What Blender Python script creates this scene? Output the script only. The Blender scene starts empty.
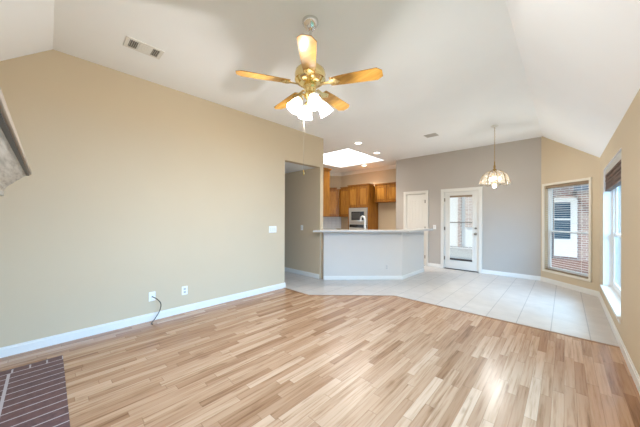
import bpy, bmesh, math, random
from mathutils import Vector, Matrix

sc = bpy.context.scene
C = sc.collection
random.seed(4)
PI = math.pi

# ------------------------------------------------------------------ camera
H = 1.34                    # eye height
YAW = math.radians(43.5)    # turned left of the room's +Y axis
F_PX = 258.0
cd = bpy.data.cameras.new('camera')
cd.sensor_fit = 'HORIZONTAL'
cd.sensor_width = 36.0
cd.lens = 36.0 * F_PX / 640.0
cd.shift_y = 4.0 / 640.0
cd.clip_start = 0.02
cam = bpy.data.objects.new('camera', cd)
C.objects.link(cam)
cam.location = (0, 0, H)
ROLL = math.radians(0.2)    # the camera leans a touch
cam.rotation_euler = (Matrix.Rotation(YAW, 3, 'Z') @ Matrix.Rotation(PI / 2, 3, 'X') @ Matrix.Rotation(ROLL, 3, 'Z')).to_euler()
sc.camera = cam

# ------------------------------------------------------------------ view
vs = sc.view_settings
vs.view_transform = 'Standard'
vs.look = 'None'
vs.gamma = 1.0
vs.use_curve_mapping = False
vs.exposure = 0.57

# ------------------------------------------------------------------ sky + daylight
w = bpy.data.worlds.new('sky')
sc.world = w
w.use_nodes = True
bg = w.node_tree.nodes['Background']
bg.inputs[0].default_value = (0.80, 0.90, 1.0, 1)
bg.inputs[1].default_value = 1.1


def area(name, loc, target, sx, sy, power, col):
    l = bpy.data.lights.new(name, 'AREA')
    l.shape = 'RECTANGLE'
    l.size, l.size_y = sx, sy
    l.energy = power
    l.color = col
    o = bpy.data.objects.new(name, l)
    C.objects.link(o)
    o.location = loc
    d = Vector(target) - Vector(loc)
    o.rotation_euler = d.to_track_quat('-Z', 'Y').to_euler()
    return o


def point(name, loc, power, col, r=0.04):
    l = bpy.data.lights.new(name, 'POINT')
    l.energy = power
    l.color = col
    l.shadow_soft_size = r
    o = bpy.data.objects.new(name, l)
    C.objects.link(o)
    o.location = loc
    return o


DAY = (0.18, 0.53, 1.0)
WARM = (1.0, 0.995, 0.98)
# skylight falling through the added, unseen window beside the camera
area('daylight_added_window', (3.2, 1.5, 2.6), (0.4, 1.5, 1.2), 3.4, 2.4, 690, DAY)
# skylight on the two nook windows, from the sky above the patio
area('daylight_bay', (1.5, 8.7, 3.6), (-0.1, 6.9, 1.0), 2.0, 1.6, 180, (0.5, 0.75, 1.0))
area('daylight_right', (2.6, 5.0, 3.0), (0.4, 5.0, 1.1), 2.2, 1.8, 170, (0.5, 0.75, 1.0))
# sun from behind the house, on the neighbour's wall
sl = bpy.data.lights.new('sun', 'SUN')
sl.energy = 1.8
sl.angle = math.radians(2)
sl.color = (1.0, 0.95, 0.88)
so = bpy.data.objects.new('sun', sl)
C.objects.link(so)
so.rotation_euler = Vector((0.55, 0.75, -1.1)).to_track_quat('-Z', 'Y').to_euler()

# ------------------------------------------------------------------ geometry helpers


class MB:
    def __init__(s):
        s.bm = bmesh.new()

    def box(s, x0, y0, z0, x1, y1, z1, M=None):
        x0, x1 = min(x0, x1), max(x0, x1)
        y0, y1 = min(y0, y1), max(y0, y1)
        z0, z1 = min(z0, z1), max(z0, z1)
        v = [s.bm.verts.new(p) for p in ((x0, y0, z0), (x1, y0, z0), (x1, y1, z0), (x0, y1, z0),
                                         (x0, y0, z1), (x1, y0, z1), (x1, y1, z1), (x0, y1, z1))]
        for f in ((3, 2, 1, 0), (4, 5, 6, 7), (0, 1, 5, 4), (1, 2, 6, 5), (2, 3, 7, 6), (3, 0, 4, 7)):
            s.bm.faces.new([v[i] for i in f])
        if M is not None:
            for q in v:
                q.co = M @ q.co
        return s

    def prism(s, poly, z0, z1, M=None):
        a = [s.bm.verts.new((p[0], p[1], z0)) for p in poly]
        b = [s.bm.verts.new((p[0], p[1], z1)) for p in poly]
        n = len(poly)
        s.bm.faces.new(a[::-1])
        s.bm.faces.new(b)
        for i in range(n):
            s.bm.faces.new((a[i], a[(i + 1) % n], b[(i + 1) % n], b[i]))
        if M is not None:
            for q in a + b:
                q.co = M @ q.co
        return s

    def lathe(s, prof, M=None, seg=24, cap=True):
        rings = []
        for r, z in prof:
            ring = [s.bm.verts.new((r * math.cos(2 * PI * i / seg), r * math.sin(2 * PI * i / seg), z)) for i in range(seg)]
            rings.append(ring)
        for a, b in zip(rings, rings[1:]):
            for i in range(seg):
                s.bm.faces.new((a[i], a[(i + 1) % seg], b[(i + 1) % seg], b[i]))
        if cap:
            s.bm.faces.new(rings[0][::-1])
            s.bm.faces.new(rings[-1])
        if M is not None:
            for ring in rings:
                for q in ring:
                    q.co = M @ q.co
        return s

    def tube(s, pts, r, seg=8):
        pts = [Vector(p) for p in pts]
        rings = []
        up = None
        for i, p in enumerate(pts):
            t = (pts[min(i + 1, len(pts) - 1)] - pts[max(i - 1, 0)]).normalized()
            if up is None:
                up = Vector((0, 0, 1)) if abs(t.z) < 0.9 else Vector((1, 0, 0))
            u = t.cross(up)
            if u.length < 1e-4:
                u = t.cross(Vector((0, 1, 0)))
            u.normalize()
            v = u.cross(t).normalized()
            up = v
            rr = r[i] if isinstance(r, (list, tuple)) else r
            rings.append([s.bm.verts.new(p + rr * (math.cos(2 * PI * k / seg) * u + math.sin(2 * PI * k / seg) * v)) for k in range(seg)])
        for a, b in zip(rings, rings[1:]):
            for k in range(seg):
                s.bm.faces.new((a[k], a[(k + 1) % seg], b[(k + 1) % seg], b[k]))
        s.bm.faces.new(rings[0][::-1])
        s.bm.faces.new(rings[-1])
        return s

    def face(s, pts):
        s.bm.faces.new([s.bm.verts.new(p) for p in pts])
        return s


def build(name, mb, mat, parent=None, root=None, smooth=False, bevel=0.0, solid=0.0):
    """Link the gathered shapes (world coordinates) as one mesh object."""
    bm = mb.bm
    if not solid:
        bmesh.ops.recalc_face_normals(bm, faces=bm.faces)
    if parent is not None:
        r = parent
        while r.parent is not None:
            r = r.parent
        off = Vector(r.location)
    else:
        lo = Vector([min(v.co[i] for v in bm.verts) for i in range(3)])
        hi = Vector([max(v.co[i] for v in bm.verts) for i in range(3)])
        off = Vector(((lo.x + hi.x) / 2, (lo.y + hi.y) / 2, lo.z)) if root is None else Vector(root)
    for v in bm.verts:
        v.co -= off
    me = bpy.data.meshes.new(name)
    bm.to_mesh(me)
    bm.free()
    if mat is not None:
        me.materials.append(mat)
    if smooth:
        me.polygons.foreach_set('use_smooth', [True] * len(me.polygons))
        me.set_sharp_from_angle(angle=math.radians(40))
    o = bpy.data.objects.new(name, me)
    C.objects.link(o)
    if parent is not None:
        o.parent = parent
    else:
        o.location = off
    if solid:
        m = o.modifiers.new('solid', 'SOLIDIFY')
        m.thickness = solid
        m.offset = 0
    if bevel:
        m = o.modifiers.new('bevel', 'BEVEL')
        m.width = bevel
        m.segments = 2
        m.limit_method = 'ANGLE'
    return o


def thing(name, label, cat, loc, group=None):
    o = bpy.data.objects.new(name, None)
    o.empty_display_size = 0.1
    C.objects.link(o)
    o.location = loc
    return tag(o, label, cat, group)


def tag(o, label, cat, group=None):
    o['label'] = label
    o['category'] = cat
    if group:
        o['group'] = group
    return o


def struct(name, mb, mat, **k):
    if 'parent' not in k:
        k.setdefault('root', (0, 0, 0))
    o = build(name, mb, mat, **k)
    if o.parent is None:
        o['kind'] = 'structure'
    return o


def T(x, y, z):
    return Matrix.Translation((x, y, z))


def RZ(a):
    return Matrix.Rotation(a, 4, 'Z')


def frame_on(p, ang):
    """Local frame on a wall: x along the wall, y INTO the wall (away from the room), z up."""
    return T(p[0], p[1], 0) @ RZ(ang)


def wall_mb(L, z0, z1, t, holes=(), M=None, s0=0.0):
    """Wall from s=s0..L along local x, room face at y=0, thickness t to +y, with rectangular holes."""
    mb = MB()
    xs = sorted({s0, L, *[h[0] for h in holes], *[h[1] for h in holes]})
    zs = sorted({z0, z1, *[h[2] for h in holes], *[h[3] for h in holes]})
    bm = mb.bm
    vc = {}

    def V(x, y, z):
        k = (round(x, 5), round(y, 5), round(z, 5))
        if k not in vc:
            vc[k] = bm.verts.new(k)
        return vc[k]

    def solid(i, j):
        if i < 0 or j < 0 or i >= len(xs) - 1 or j >= len(zs) - 1:
            return False
        cx, cz = (xs[i] + xs[i + 1]) / 2, (zs[j] + zs[j + 1]) / 2
        return not any(h[0] < cx < h[1] and h[2] < cz < h[3] for h in holes)
    for i in range(len(xs) - 1):
        for j in range(len(zs) - 1):
            if not solid(i, j):
                continue
            a, b, c, d = xs[i], xs[i + 1], zs[j], zs[j + 1]
            bm.faces.new((V(a, 0, c), V(b, 0, c), V(b, 0, d), V(a, 0, d)))
            bm.faces.new((V(a, t, d), V(b, t, d), V(b, t, c), V(a, t, c)))
            if not solid(i - 1, j):
                bm.faces.new((V(a, 0, c), V(a, 0, d), V(a, t, d), V(a, t, c)))
            if not solid(i + 1, j):
                bm.faces.new((V(b, 0, d), V(b, 0, c), V(b, t, c), V(b, t, d)))
            if not solid(i, j - 1):
                bm.faces.new((V(a, 0, c), V(a, t, c), V(b, t, c), V(b, 0, c)))
            if not solid(i, j + 1):
                bm.faces.new((V(a, 0, d), V(b, 0, d), V(b, t, d), V(a, t, d)))
    if M is not None:
        for v in bm.verts:
            v.co = M @ v.co
    return mb


# ------------------------------------------------------------------ materials
def srgb(r, g, b):
    def f(c):
        c /= 255.0
        return c / 12.92 if c <= 0.04045 else ((c + 0.055) / 1.055) ** 2.4
    return (f(r), f(g), f(b), 1.0)


class NT:
    def __init__(s, name):
        s.m = bpy.data.materials.new(name)
        s.m.use_nodes = True
        s.t = s.m.node_tree
        s.b = s.t.nodes['Principled BSDF']
        s.out = s.t.nodes['Material Output']

    def n(s, typ, **props):
        nd = s.t.nodes.new(typ)
        for k, v in props.items():
            setattr(nd, k, v)
        return nd

    def l(s, a, b):
        s.t.links.new(a, b)

    def math(s, op, a, b=None, c=None):
        nd = s.n('ShaderNodeMath', operation=op)
        for i, v in enumerate((a, b, c)):
            if v is None:
                continue
            if hasattr(v, 'is_output'):
                s.l(v, nd.inputs[i])
            else:
                nd.inputs[i].default_value = v
        return nd.outputs[0]

    def coords(s, kind='Object', scale=(1, 1, 1), rot=(0, 0, 0), loc=(0, 0, 0)):
        tc = s.n('ShaderNodeTexCoord')
        mp = s.n('ShaderNodeMapping')
        mp.inputs['Scale'].default_value = scale
        mp.inputs['Rotation'].default_value = rot
        mp.inputs['Location'].default_value = loc
        s.l(tc.outputs[kind], mp.inputs[0])
        return mp.outputs[0]

    def noise(s, vec, scale, detail=3, rough=0.5):
        nd = s.n('ShaderNodeTexNoise')
        nd.inputs['Scale'].default_value = scale
        nd.inputs['Detail'].default_value = detail
        nd.inputs['Roughness'].default_value = rough
        if vec is not None:
            s.l(vec, nd.inputs['Vector'])
        return nd.outputs[0]

    def ramp(s, fac, stops, interp='LINEAR'):
        nd = s.n('ShaderNodeValToRGB')
        nd.color_ramp.interpolation = interp
        el = nd.color_ramp.elements
        while len(el) < len(stops):
            el.new(0.5)
        for e, (p, c) in zip(el, stops):
            e.position = p
            e.color = c
        s.l(fac, nd.inputs[0])
        return nd.outputs[0]

    def mix(s, fac, a, b, blend='MIX'):
        nd = s.n('ShaderNodeMix', data_type='RGBA', blend_type=blend)
        for sock, v in ((nd.inputs[0], fac), (nd.inputs[6], a), (nd.inputs[7], b)):
            if hasattr(v, 'is_output'):
                s.l(v, sock)
            else:
                sock.default_value = v
        return nd.outputs[2]

    def bump(s, height, strength, dist):
        nd = s.n('ShaderNodeBump')
        nd.inputs['Strength'].default_value = strength
        nd.inputs['Distance'].default_value = dist
        s.l(height, nd.inputs['Height'])
        s.l(nd.outputs[0], s.b.inputs['Normal'])

    def base(s, c):
        if hasattr(c, 'is_output'):
            s.l(c, s.b.inputs['Base Color'])
        else:
            s.b.inputs['Base Color'].default_value = c

    def set(s, **k):
        for a, v in k.items():
            s.b.inputs[a.replace('_', ' ')].default_value = v


def paint(name, col, rough=0.75, spec=0.25, bump=0.12, scale=140):
    t = NT(name)
    v = t.coords()
    n1 = t.noise(v, 2.5, 2)
    c2 = tuple(x * 0.965 for x in col[:3]) + (1,)
    t.base(t.mix(n1, col, c2))
    t.set(Roughness=rough)
    t.b.inputs['Specular IOR Level'].default_value = spec
    if bump:
        t.bump(t.noise(v, scale, 2), bump, 0.002)
    return t.m


def simple(name, col, rough=0.5, metal=0.0, spec=0.5, var=0.06, scale=30):
    t = NT(name)
    n1 = t.noise(t.coords(), scale, 2)
    c2 = tuple(x * (1 - var) for x in col[:3]) + (1,)
    t.base(t.mix(n1, col, c2))
    t.set(Roughness=rough, Metallic=metal)
    t.b.inputs['Specular IOR Level'].default_value = spec
    return t.m


def glow(name, col, strength):
    t = NT(name)
    t.base((0.9, 0.9, 0.88, 1))
    t.b.inputs['Emission Color'].default_value = col
    t.b.inputs['Emission Strength'].default_value = strength
    t.set(Roughness=0.3)
    return t.m


def wood(name, dark, mid, light, axis='Z', rough=0.35, coat=0.0, scale=1.0):
    t = NT(name)
    sc_ = {'Z': (14, 14, 1.2), 'X': (1.2, 14, 14), 'Y': (14, 1.2, 14)}[axis]
    v = t.coords(scale=tuple(x * scale for x in sc_))
    n1 = t.noise(v, 2.2, 5, 0.62)
    c = t.ramp(n1, [(0.28, dark), (0.5, mid), (0.72, light)])
    t.base(c)
    t.set(Roughness=rough)
    t.b.inputs['Coat Weight'].default_value = coat
    t.b.inputs['Specular IOR Level'].default_value = 0.3
    t.b.inputs['Coat Roughness'].default_value = 0.12
    return t.m


def pane(name, tint=(0.95, 0.98, 0.98, 1), rough=0.0):
    t = NT(name)
    tr = t.n('ShaderNodeBsdfTransparent')
    tr.inputs[0].default_value = tint
    gl = t.n('ShaderNodeBsdfGlossy')
    gl.inputs['Roughness'].default_value = rough
    lw = t.n('ShaderNodeLayerWeight')
    lw.inputs[0].default_value = 0.5
    # Schlick reflectance from the facing ratio, the same on both sides of the sheet
    fr = t.math('MULTIPLY_ADD', t.math('POWER', lw.outputs['Facing'], 5.0), 0.9, 0.03)
    mx = t.n('ShaderNodeMixShader')
    t.l(fr, mx.inputs[0])
    t.l(tr.outputs[0], mx.inputs[1])
    t.l(gl.outputs[0], mx.inputs[2])
    t.l(mx.outputs[0], t.out.inputs[0])
    return t.m


def floor_wood():
    t = NT('laminate_planks')
    tc = t.n('ShaderNodeTexCoord')
    sp = t.n('ShaderNodeSeparateXYZ')
    t.l(tc.outputs['Object'], sp.inputs[0])
    x, y = sp.outputs[0], sp.outputs[1]
    sx = t.math('DIVIDE', x, 0.066)
    i = t.math('FLOOR', sx)
    wn = t.n('ShaderNodeTexWhiteNoise', noise_dimensions='1D')
    t.l(i, wn.inputs['W'])
    sy = t.math('ADD', t.math('DIVIDE', y, 0.60), t.math('MULTIPLY', wn.outputs[0], 9.0))
    j = t.math('FLOOR', sy)
    cb = t.n('ShaderNodeCombineXYZ')
    t.l(i, cb.inputs[0])
    t.l(j, cb.inputs[1])
    w2 = t.n('ShaderNodeTexWhiteNoise', noise_dimensions='3D')
    t.l(cb.outputs[0], w2.inputs['Vector'])
    rnd = w2.outputs[0]
    tone = t.ramp(rnd, [(0.0, srgb(150, 110, 79)), (0.10, srgb(164, 124, 93)), (0.4, srgb(175, 136, 104)),
                        (0.7, srgb(184, 146, 114)), (1.0, srgb(196, 161, 130))])
    # grain stretched along the strip, shifted from strip to strip
    c3 = t.n('ShaderNodeCombineXYZ')
    t.l(t.math('MULTIPLY', x, 46.0), c3.inputs[0])
    t.l(t.math('ADD', t.math('MULTIPLY', y, 2.0), t.math('MULTIPLY', rnd, 40.0)), c3.inputs[1])
    t.l(t.math('MULTIPLY', rnd, 90.0), c3.inputs[2])
    g = t.noise(c3.outputs[0], 1.0, 5, 0.6)
    gr = t.ramp(g, [(0.30, (0.50, 0.42, 0.34, 1)), (0.44, (0.86, 0.81, 0.76, 1)), (0.55, (1, 1, 1, 1)), (0.8, (1.1, 1.1, 1.1, 1))])
    col = t.mix(0.85, tone, gr, 'MULTIPLY')
    # knots
    c4 = t.n('ShaderNodeCombineXYZ')
    t.l(t.math('MULTIPLY', x, 13.0), c4.inputs[0])
    t.l(t.math('MULTIPLY', y, 3.4), c4.inputs[1])
    k = t.noise(c4.outputs[0], 1.0, 2, 0.4)
    kf = t.ramp(k, [(0.66, (0, 0, 0, 1)), (0.76, (1, 1, 1, 1))])
    col = t.mix(t.math('MULTIPLY', kf, 0.55), col, srgb(120, 84, 56))
    # seams
    fx = t.math('FRACT', sx)
    fy = t.math('FRACT', sy)
    ex = t.math('MINIMUM', fx, t.math('SUBTRACT', 1.0, fx))
    ey = t.math('MINIMUM', fy, t.math('SUBTRACT', 1.0, fy))
    seam = t.math('MAXIMUM', t.math('LESS_THAN', ex, 0.018), t.math('LESS_THAN', ey, 0.004))
    col = t.mix(t.math('MULTIPLY', seam, 0.45), col, srgb(120, 88, 62))
    t.base(col)
    t.set(Roughness=0.25)
    t.b.inputs['Specular IOR Level'].default_value = 0.45
    t.bump(t.math('MULTIPLY', g, 0.5), 0.06, 0.002)
    return t.m


def floor_tile():
    t = NT('ceramic_tile')
    tc = t.n('ShaderNodeTexCoord')
    sp = t.n('ShaderNodeSeparateXYZ')
    t.l(tc.outputs['Object'], sp.inputs[0])
    x, y = sp.outputs[0], sp.outputs[1]
    S = 0.331
    sx = t.math('DIVIDE', t.math('SUBTRACT', x, 0.212), S)
    sy = t.math('DIVIDE', t.math('SUBTRACT', y, 4.36), S)
    cb = t.n('ShaderNodeCombineXYZ')
    t.l(t.math('FLOOR', sx), cb.inputs[0])
    t.l(t.math('FLOOR', sy), cb.inputs[1])
    w2 = t.n('ShaderNodeTexWhiteNoise', noise_dimensions='3D')
    t.l(cb.outputs[0], w2.inputs['Vector'])
    v = t.coords()
    n1 = t.noise(v, 5.0, 4, 0.55)
    c = t.ramp(n1, [(0.3, srgb(192, 184, 177)), (0.7, srgb(208, 200, 193))])
    c = t.mix(t.math('MULTIPLY', w2.outputs[0], 0.5), c, srgb(194, 186, 179))
    fx, fy = t.math('FRACT', sx), t.math('FRACT', sy)
    ex = t.math('MINIMUM', fx, t.math('SUBTRACT', 1.0, fx))
    ey = t.math('MINIMUM', fy, t.math('SUBTRACT', 1.0, fy))
    gx = t.math('LESS_THAN', ex, 0.013)
    gy = t.math('LESS_THAN', ey, 0.010)
    c = t.mix(t.math('MULTIPLY', gy, 0.55), c, srgb(176, 170, 166))
    c = t.mix(t.math('MULTIPLY', gx, 0.85), c, srgb(150, 143, 140))
    t.base(c)
    t.set(Roughness=0.28)
    h = t.math('SUBTRACT', 1.0, t.math('MAXIMUM', gx, gy))
    t.bump(h, 0.25, 0.002)
    return t.m


def hearth_brick():
    t = NT('hearth_brick')
    tc = t.n('ShaderNodeTexCoord')
    sp = t.n('ShaderNodeSeparateXYZ')
    t.l(tc.outputs['Object'], sp.inputs[0])
    x, y = sp.outputs[0], sp.outputs[1]
    P = 0.0965
    u = t.math('DIVIDE', t.math('ADD', x, 3.505), P)         # 0 at the left edge
    v = t.math('DIVIDE', t.math('SUBTRACT', 0.10, y), 0.325)  # 0 at the front edge
    vb = t.math('DIVIDE', t.math('SUBTRACT', 0.10, y), P * 1.07)
    border = t.math('LESS_THAN', u, 1.0)
    fu = t.math('FRACT', u)
    eu = t.math('MINIMUM', fu, t.math('SUBTRACT', 1.0, fu))

    def edge(q):
        f = t.math('FRACT', q)
        return t.math('MINIMUM', f, t.math('SUBTRACT', 1.0, f))
    ju = t.math('LESS_THAN', eu, 0.055)
    jv = t.math('MULTIPLY', t.math('LESS_THAN', edge(v), 0.028), t.math('GREATER_THAN', v, 0.5))
    jb = t.math('LESS_THAN', edge(vb), 0.055)
    nb = t.math('SUBTRACT', 1.0, border)
    j = t.math('MAXIMUM', ju, t.math('MAXIMUM', t.math('MULTIPLY', border, jb), t.math('MULTIPLY', nb, jv)))
    lim = t.math('GREATER_THAN', u, 0.2)
    j = t.math('MULTIPLY', j, lim)
    cb = t.n('ShaderNodeCombineXYZ')
    t.l(t.math('FLOOR', u), cb.inputs[0])
    t.l(t.math('FLOOR', v), cb.inputs[1])
    w2 = t.n('ShaderNodeTexWhiteNoise', noise_dimensions='3D')
    t.l(cb.outputs[0], w2.inputs['Vector'])
    n1 = t.noise(t.coords(), 28, 4, 0.6)
    c = t.ramp(n1, [(0.3, srgb(78, 54, 54)), (0.7, srgb(108, 80, 79))])
    c = t.mix(t.math('MULTIPLY', w2.outputs[0], 0.45), c, srgb(112, 74, 68))
    c = t.mix(j, c, srgb(184, 174, 174))
    t.base(c)
    t.set(Roughness=0.55)
    t.bump(t.math('SUBTRACT', n1, j), 0.4, 0.002)
    return t.m


def brick(name, c1, c2, mortar, rot=(PI / 2, 0, 0)):
    t = NT(name)
    v = t.coords(rot=rot)
    b = t.n('ShaderNodeTexBrick')
    b.inputs['Scale'].default_value = 1.0
    b.inputs['Brick Width'].default_value = 0.215
    b.inputs['Row Height'].default_value = 0.075
    b.inputs['Mortar Size'].default_value = 0.008
    b.inputs['Color1'].default_value = c1
    b.inputs['Color2'].default_value = c2
    b.inputs['Mortar'].default_value = mortar
    t.l(v, b.inputs['Vector'])
    t.base(b.outputs[0])
    t.set(Roughness=0.9)
    return t.m


M = {
    'tan': paint('tan_wall_paint', srgb(206, 188, 160)),
    'greige': paint('greige_wall_paint', srgb(184, 176, 167)),
    'barpaint': paint('pale_bar_paint', srgb(214, 207, 199)),
    'ceiling': paint('ceiling_paint', srgb(245, 245, 245), bump=0.3, scale=90),
    'trim': simple('white_trim_paint', srgb(230, 227, 221), 0.35, var=0.02),
    'doorwhite': simple('door_paint', srgb(226, 222, 214), 0.4, var=0.02),
    'jambwhite': simple('window_return_paint', srgb(236, 236, 236), 0.5, var=0.02),
    'casing': simple('cream_casing_paint', srgb(226, 217, 200), 0.45, var=0.02),
    'floorwood': floor_wood(),
    'tile': floor_tile(),
    'hearth': hearth_brick(),
    'oak': wood('honey_oak', srgb(112, 64, 16), srgb(154, 98, 30), srgb(176, 118, 44), 'Z', 0.38, 0.15),
    'oaklit': wood('lit_oak_panel', srgb(140, 86, 26), srgb(178, 120, 44), srgb(196, 140, 62), 'Z', 0.38, 0.15),  # raised panels lightened, putting the door frames' shading into the colour
    'oakx': wood('honey_oak_rail', srgb(120, 70, 18), srgb(162, 104, 34), srgb(186, 126, 50), 'X', 0.38, 0.15),
    'blade': wood('oak_fan_blade', srgb(150, 106, 40), srgb(178, 132, 60), srgb(198, 156, 82), 'X', 0.2, 0.25, 0.7),
    'strip': wood('transition_oak', srgb(120, 86, 60), srgb(146, 108, 78), srgb(160, 124, 92), 'X'),
    'limewood': wood('limed_mantel_wood', srgb(140, 130, 118), srgb(186, 178, 166), srgb(206, 199, 188), 'X', 0.55, 0, 1.4),
    'brass': simple('polished_brass', srgb(240, 216, 156), 0.18, 1.0, var=0.05),
    'oldbrass': simple('antique_brass', srgb(176, 142, 84), 0.3, 1.0),
    'chrome': simple('polished_chrome', srgb(226, 224, 222), 0.08, 1.0, var=0.03),
    'nickel': simple('satin_nickel', srgb(150, 144, 134), 0.3, 1.0),
    'steel': simple('brushed_steel', srgb(202, 198, 190), 0.36, 0.75, scale=60),
    'black': simple('black_glass', srgb(18, 18, 20), 0.12),
    'cable': simple('black_cable', srgb(52, 50, 46), 0.5),
    'plate': simple('white_plastic', srgb(240, 240, 238), 0.3, var=0.02),
    'slot': simple('dark_slot', srgb(70, 68, 66), 0.6),
    'ventwhite': simple('vent_enamel', srgb(226, 223, 216), 0.4, var=0.02),
    'ventdark': simple('vent_duct_shadow', srgb(120, 116, 110), 0.8),
    'ventgrey': simple('vent_grey_enamel', srgb(190, 186, 180), 0.5),
    'counter': simple('speckled_laminate_counter', srgb(202, 199, 195), 0.35, var=0.12, scale=220),
    'backsplash': None,
    'pane': pane('clear_glass'),
    'screenpane': pane('screened_glass', (0.80, 0.83, 0.86, 1)),
    'bulb': glow('lit_bulb', (1.0, 0.88, 0.66, 1), 3.5),
    'canlens': glow('downlight_lens', (1.0, 0.96, 0.88, 1), 6.0),
    'skylens': glow('luminous_diffuser', (1.0, 0.99, 0.97, 1), 2.6),
    'blind': simple('white_blind_slat', srgb(232, 231, 228), 0.5, var=0.02),
    'blindhead': simple('brown_headrail', srgb(146, 124, 98), 0.5),
    'blinddark': wood('walnut_blind_slat', srgb(72, 52, 44), srgb(104, 80, 68), srgb(140, 116, 102), 'Y', 0.5),
    'vinyl': simple('white_vinyl', srgb(238, 239, 240), 0.35, var=0.02),
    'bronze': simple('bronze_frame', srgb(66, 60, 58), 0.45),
    'brickred': brick('red_brick', srgb(188, 160, 150), srgb(160, 130, 122), srgb(222, 216, 208)),
    'brickpale': brick('pale_brick', srgb(206, 184, 172), srgb(190, 164, 152), srgb(228, 222, 216)),
    'concrete': simple('patio_concrete', srgb(168, 166, 164), 0.85, var=0.2, scale=6),
    'siding': simple('white_siding', srgb(240, 240, 238), 0.6, var=0.03),
    'blueglass': simple('dark_blue_window', srgb(60, 92, 112), 0.08),
    'roofgrey': simple('grey_soffit_wood', srgb(104, 108, 116), 0.7, var=0.15),
    'grass': simple('ground_cover', srgb(110, 120, 84), 0.95, var=0.3, scale=8),
}


def glass_petal():
    t = NT('ribbed_lamp_glass')
    tr = t.n('ShaderNodeBsdfTransparent')
    tr.inputs[0].default_value = (0.97, 0.94, 0.88, 1)
    gl = t.n('ShaderNodeBsdfGlossy')
    gl.inputs['Roughness'].default_value = 0.08
    tl = t.n('ShaderNodeBsdfTranslucent')
    tl.inputs[0].default_value = (0.95, 0.9, 0.8, 1)
    lw = t.n('ShaderNodeLayerWeight')
    lw.inputs[0].default_value = 0.5
    fr = t.math('MULTIPLY_ADD', t.math('POWER', lw.outputs['Facing'], 3.0), 0.8, 0.06)
    m1 = t.n('ShaderNodeMixShader')
    m1.inputs[0].default_value = 0.05
    t.l(tr.outputs[0], m1.inputs[1])
    t.l(tl.outputs[0], m1.inputs[2])
    m2 = t.n('ShaderNodeMixShader')
    t.l(fr, m2.inputs[0])
    t.l(m1.outputs[0], m2.inputs[1])
    t.l(gl.outputs[0], m2.inputs[2])
    t.l(m2.outputs[0], t.out.inputs[0])
    return t.m


M['petal'] = glass_petal()


def frosted_shade():
    t = NT('frosted_lamp_glass')
    t.base((0.92, 0.91, 0.88, 1))
    t.set(Roughness=0.3)
    t.b.inputs['Emission Color'].default_value = (1.0, 0.95, 0.86, 1)
    t.b.inputs['Emission Strength'].default_value = 0.4
    tl = t.n('ShaderNodeBsdfTranslucent')
    tl.inputs[0].default_value = (1.0, 0.99, 0.97, 1)
    mx = t.n('ShaderNodeMixShader')
    mx.inputs[0].default_value = 0.9
    t.l(t.b.outputs[0], mx.inputs[1])
    t.l(tl.outputs[0], mx.inputs[2])
    t.l(mx.outputs[0], t.out.inputs[0])
    return t.m


M['shade'] = frosted_shade()
M['mantelboard'] = wood('weathered_mantel_board', srgb(138, 124, 110), srgb(168, 152, 136), srgb(184, 170, 152), 'X', 0.5)
M['mulch'] = simple('red_brown_mulch', srgb(150, 112, 98), 0.95, var=0.4, scale=40)


def backsplash():
    t = NT('white_backsplash_tile')
    v = t.coords(rot=(PI / 2, 0, 0))
    b = t.n('ShaderNodeTexBrick')
    b.offset = 0.0
    b.inputs['Scale'].default_value = 1.0
    b.inputs['Brick Width'].default_value = 0.11
    b.inputs['Row Height'].default_value = 0.11
    b.inputs['Mortar Size'].default_value = 0.003
    b.inputs['Color1'].default_value = srgb(230, 227, 220)
    b.inputs['Color2'].default_value = srgb(226, 222, 215)
    b.inputs['Mortar'].default_value = srgb(196, 192, 186)
    t.l(v, b.inputs['Vector'])
    t.base(b.outputs[0])
    t.set(Roughness=0.25)
    return t.m


M['backsplash'] = backsplash()

# ------------------------------------------------------------------ room numbers
CZ = 3.085                    # flat ceiling
XL, XR = -3.88, 0.43          # living room side walls
YF, YB = -0.45, 7.27          # front (fireplace) wall, nook back wall
BAY0, BAY1 = (-0.37, YB), (XR, 6.47)
YK = 7.90                     # kitchen back wall
XPART = -3.72                 # end of nook back wall
YH0, YH1 = 3.11, 4.09         # hall opening
XCR = -0.35                   # ceiling crease on the window side
YCR = 0.03                    # ceiling crease above the fireplace
SLR, SLF = 0.91, 0.80

# ------------------------------------------------------------------ floors
fl = MB().prism([(XL, YF), (XR, YF), (XR, 4.09), (-2.12, 4.09), (-3.20, 3.09), (XL, 3.09)], -0.012, 0.0)
struct('floor', fl, M['floorwood'])
ft = MB().prism([(-7.4, 2.95), (XR, 2.95), (XR, 6.47), (-0.37, YB), (XPART, YB), (XPART, YK), (-7.4, YK)], -0.05, -0.003)
struct('floor_tiled', ft, M['tile'])
ts = MB()
for a, b in (((XL, 3.09), (-3.20, 3.09)), ((-3.20, 3.09), (-2.12, 4.09)), ((-2.12, 4.09), (XR - 0.012, 4.09))):
    a, b = Vector((*a, 0)), Vector((*b, 0))
    d = (b - a)
    ts.box(0, -0.014, -0.003, d.length, 0.014, 0.004, T(*a) @ RZ(math.atan2(d.y, d.x)))
struct('trim_1', ts, M['strip'])

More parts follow.
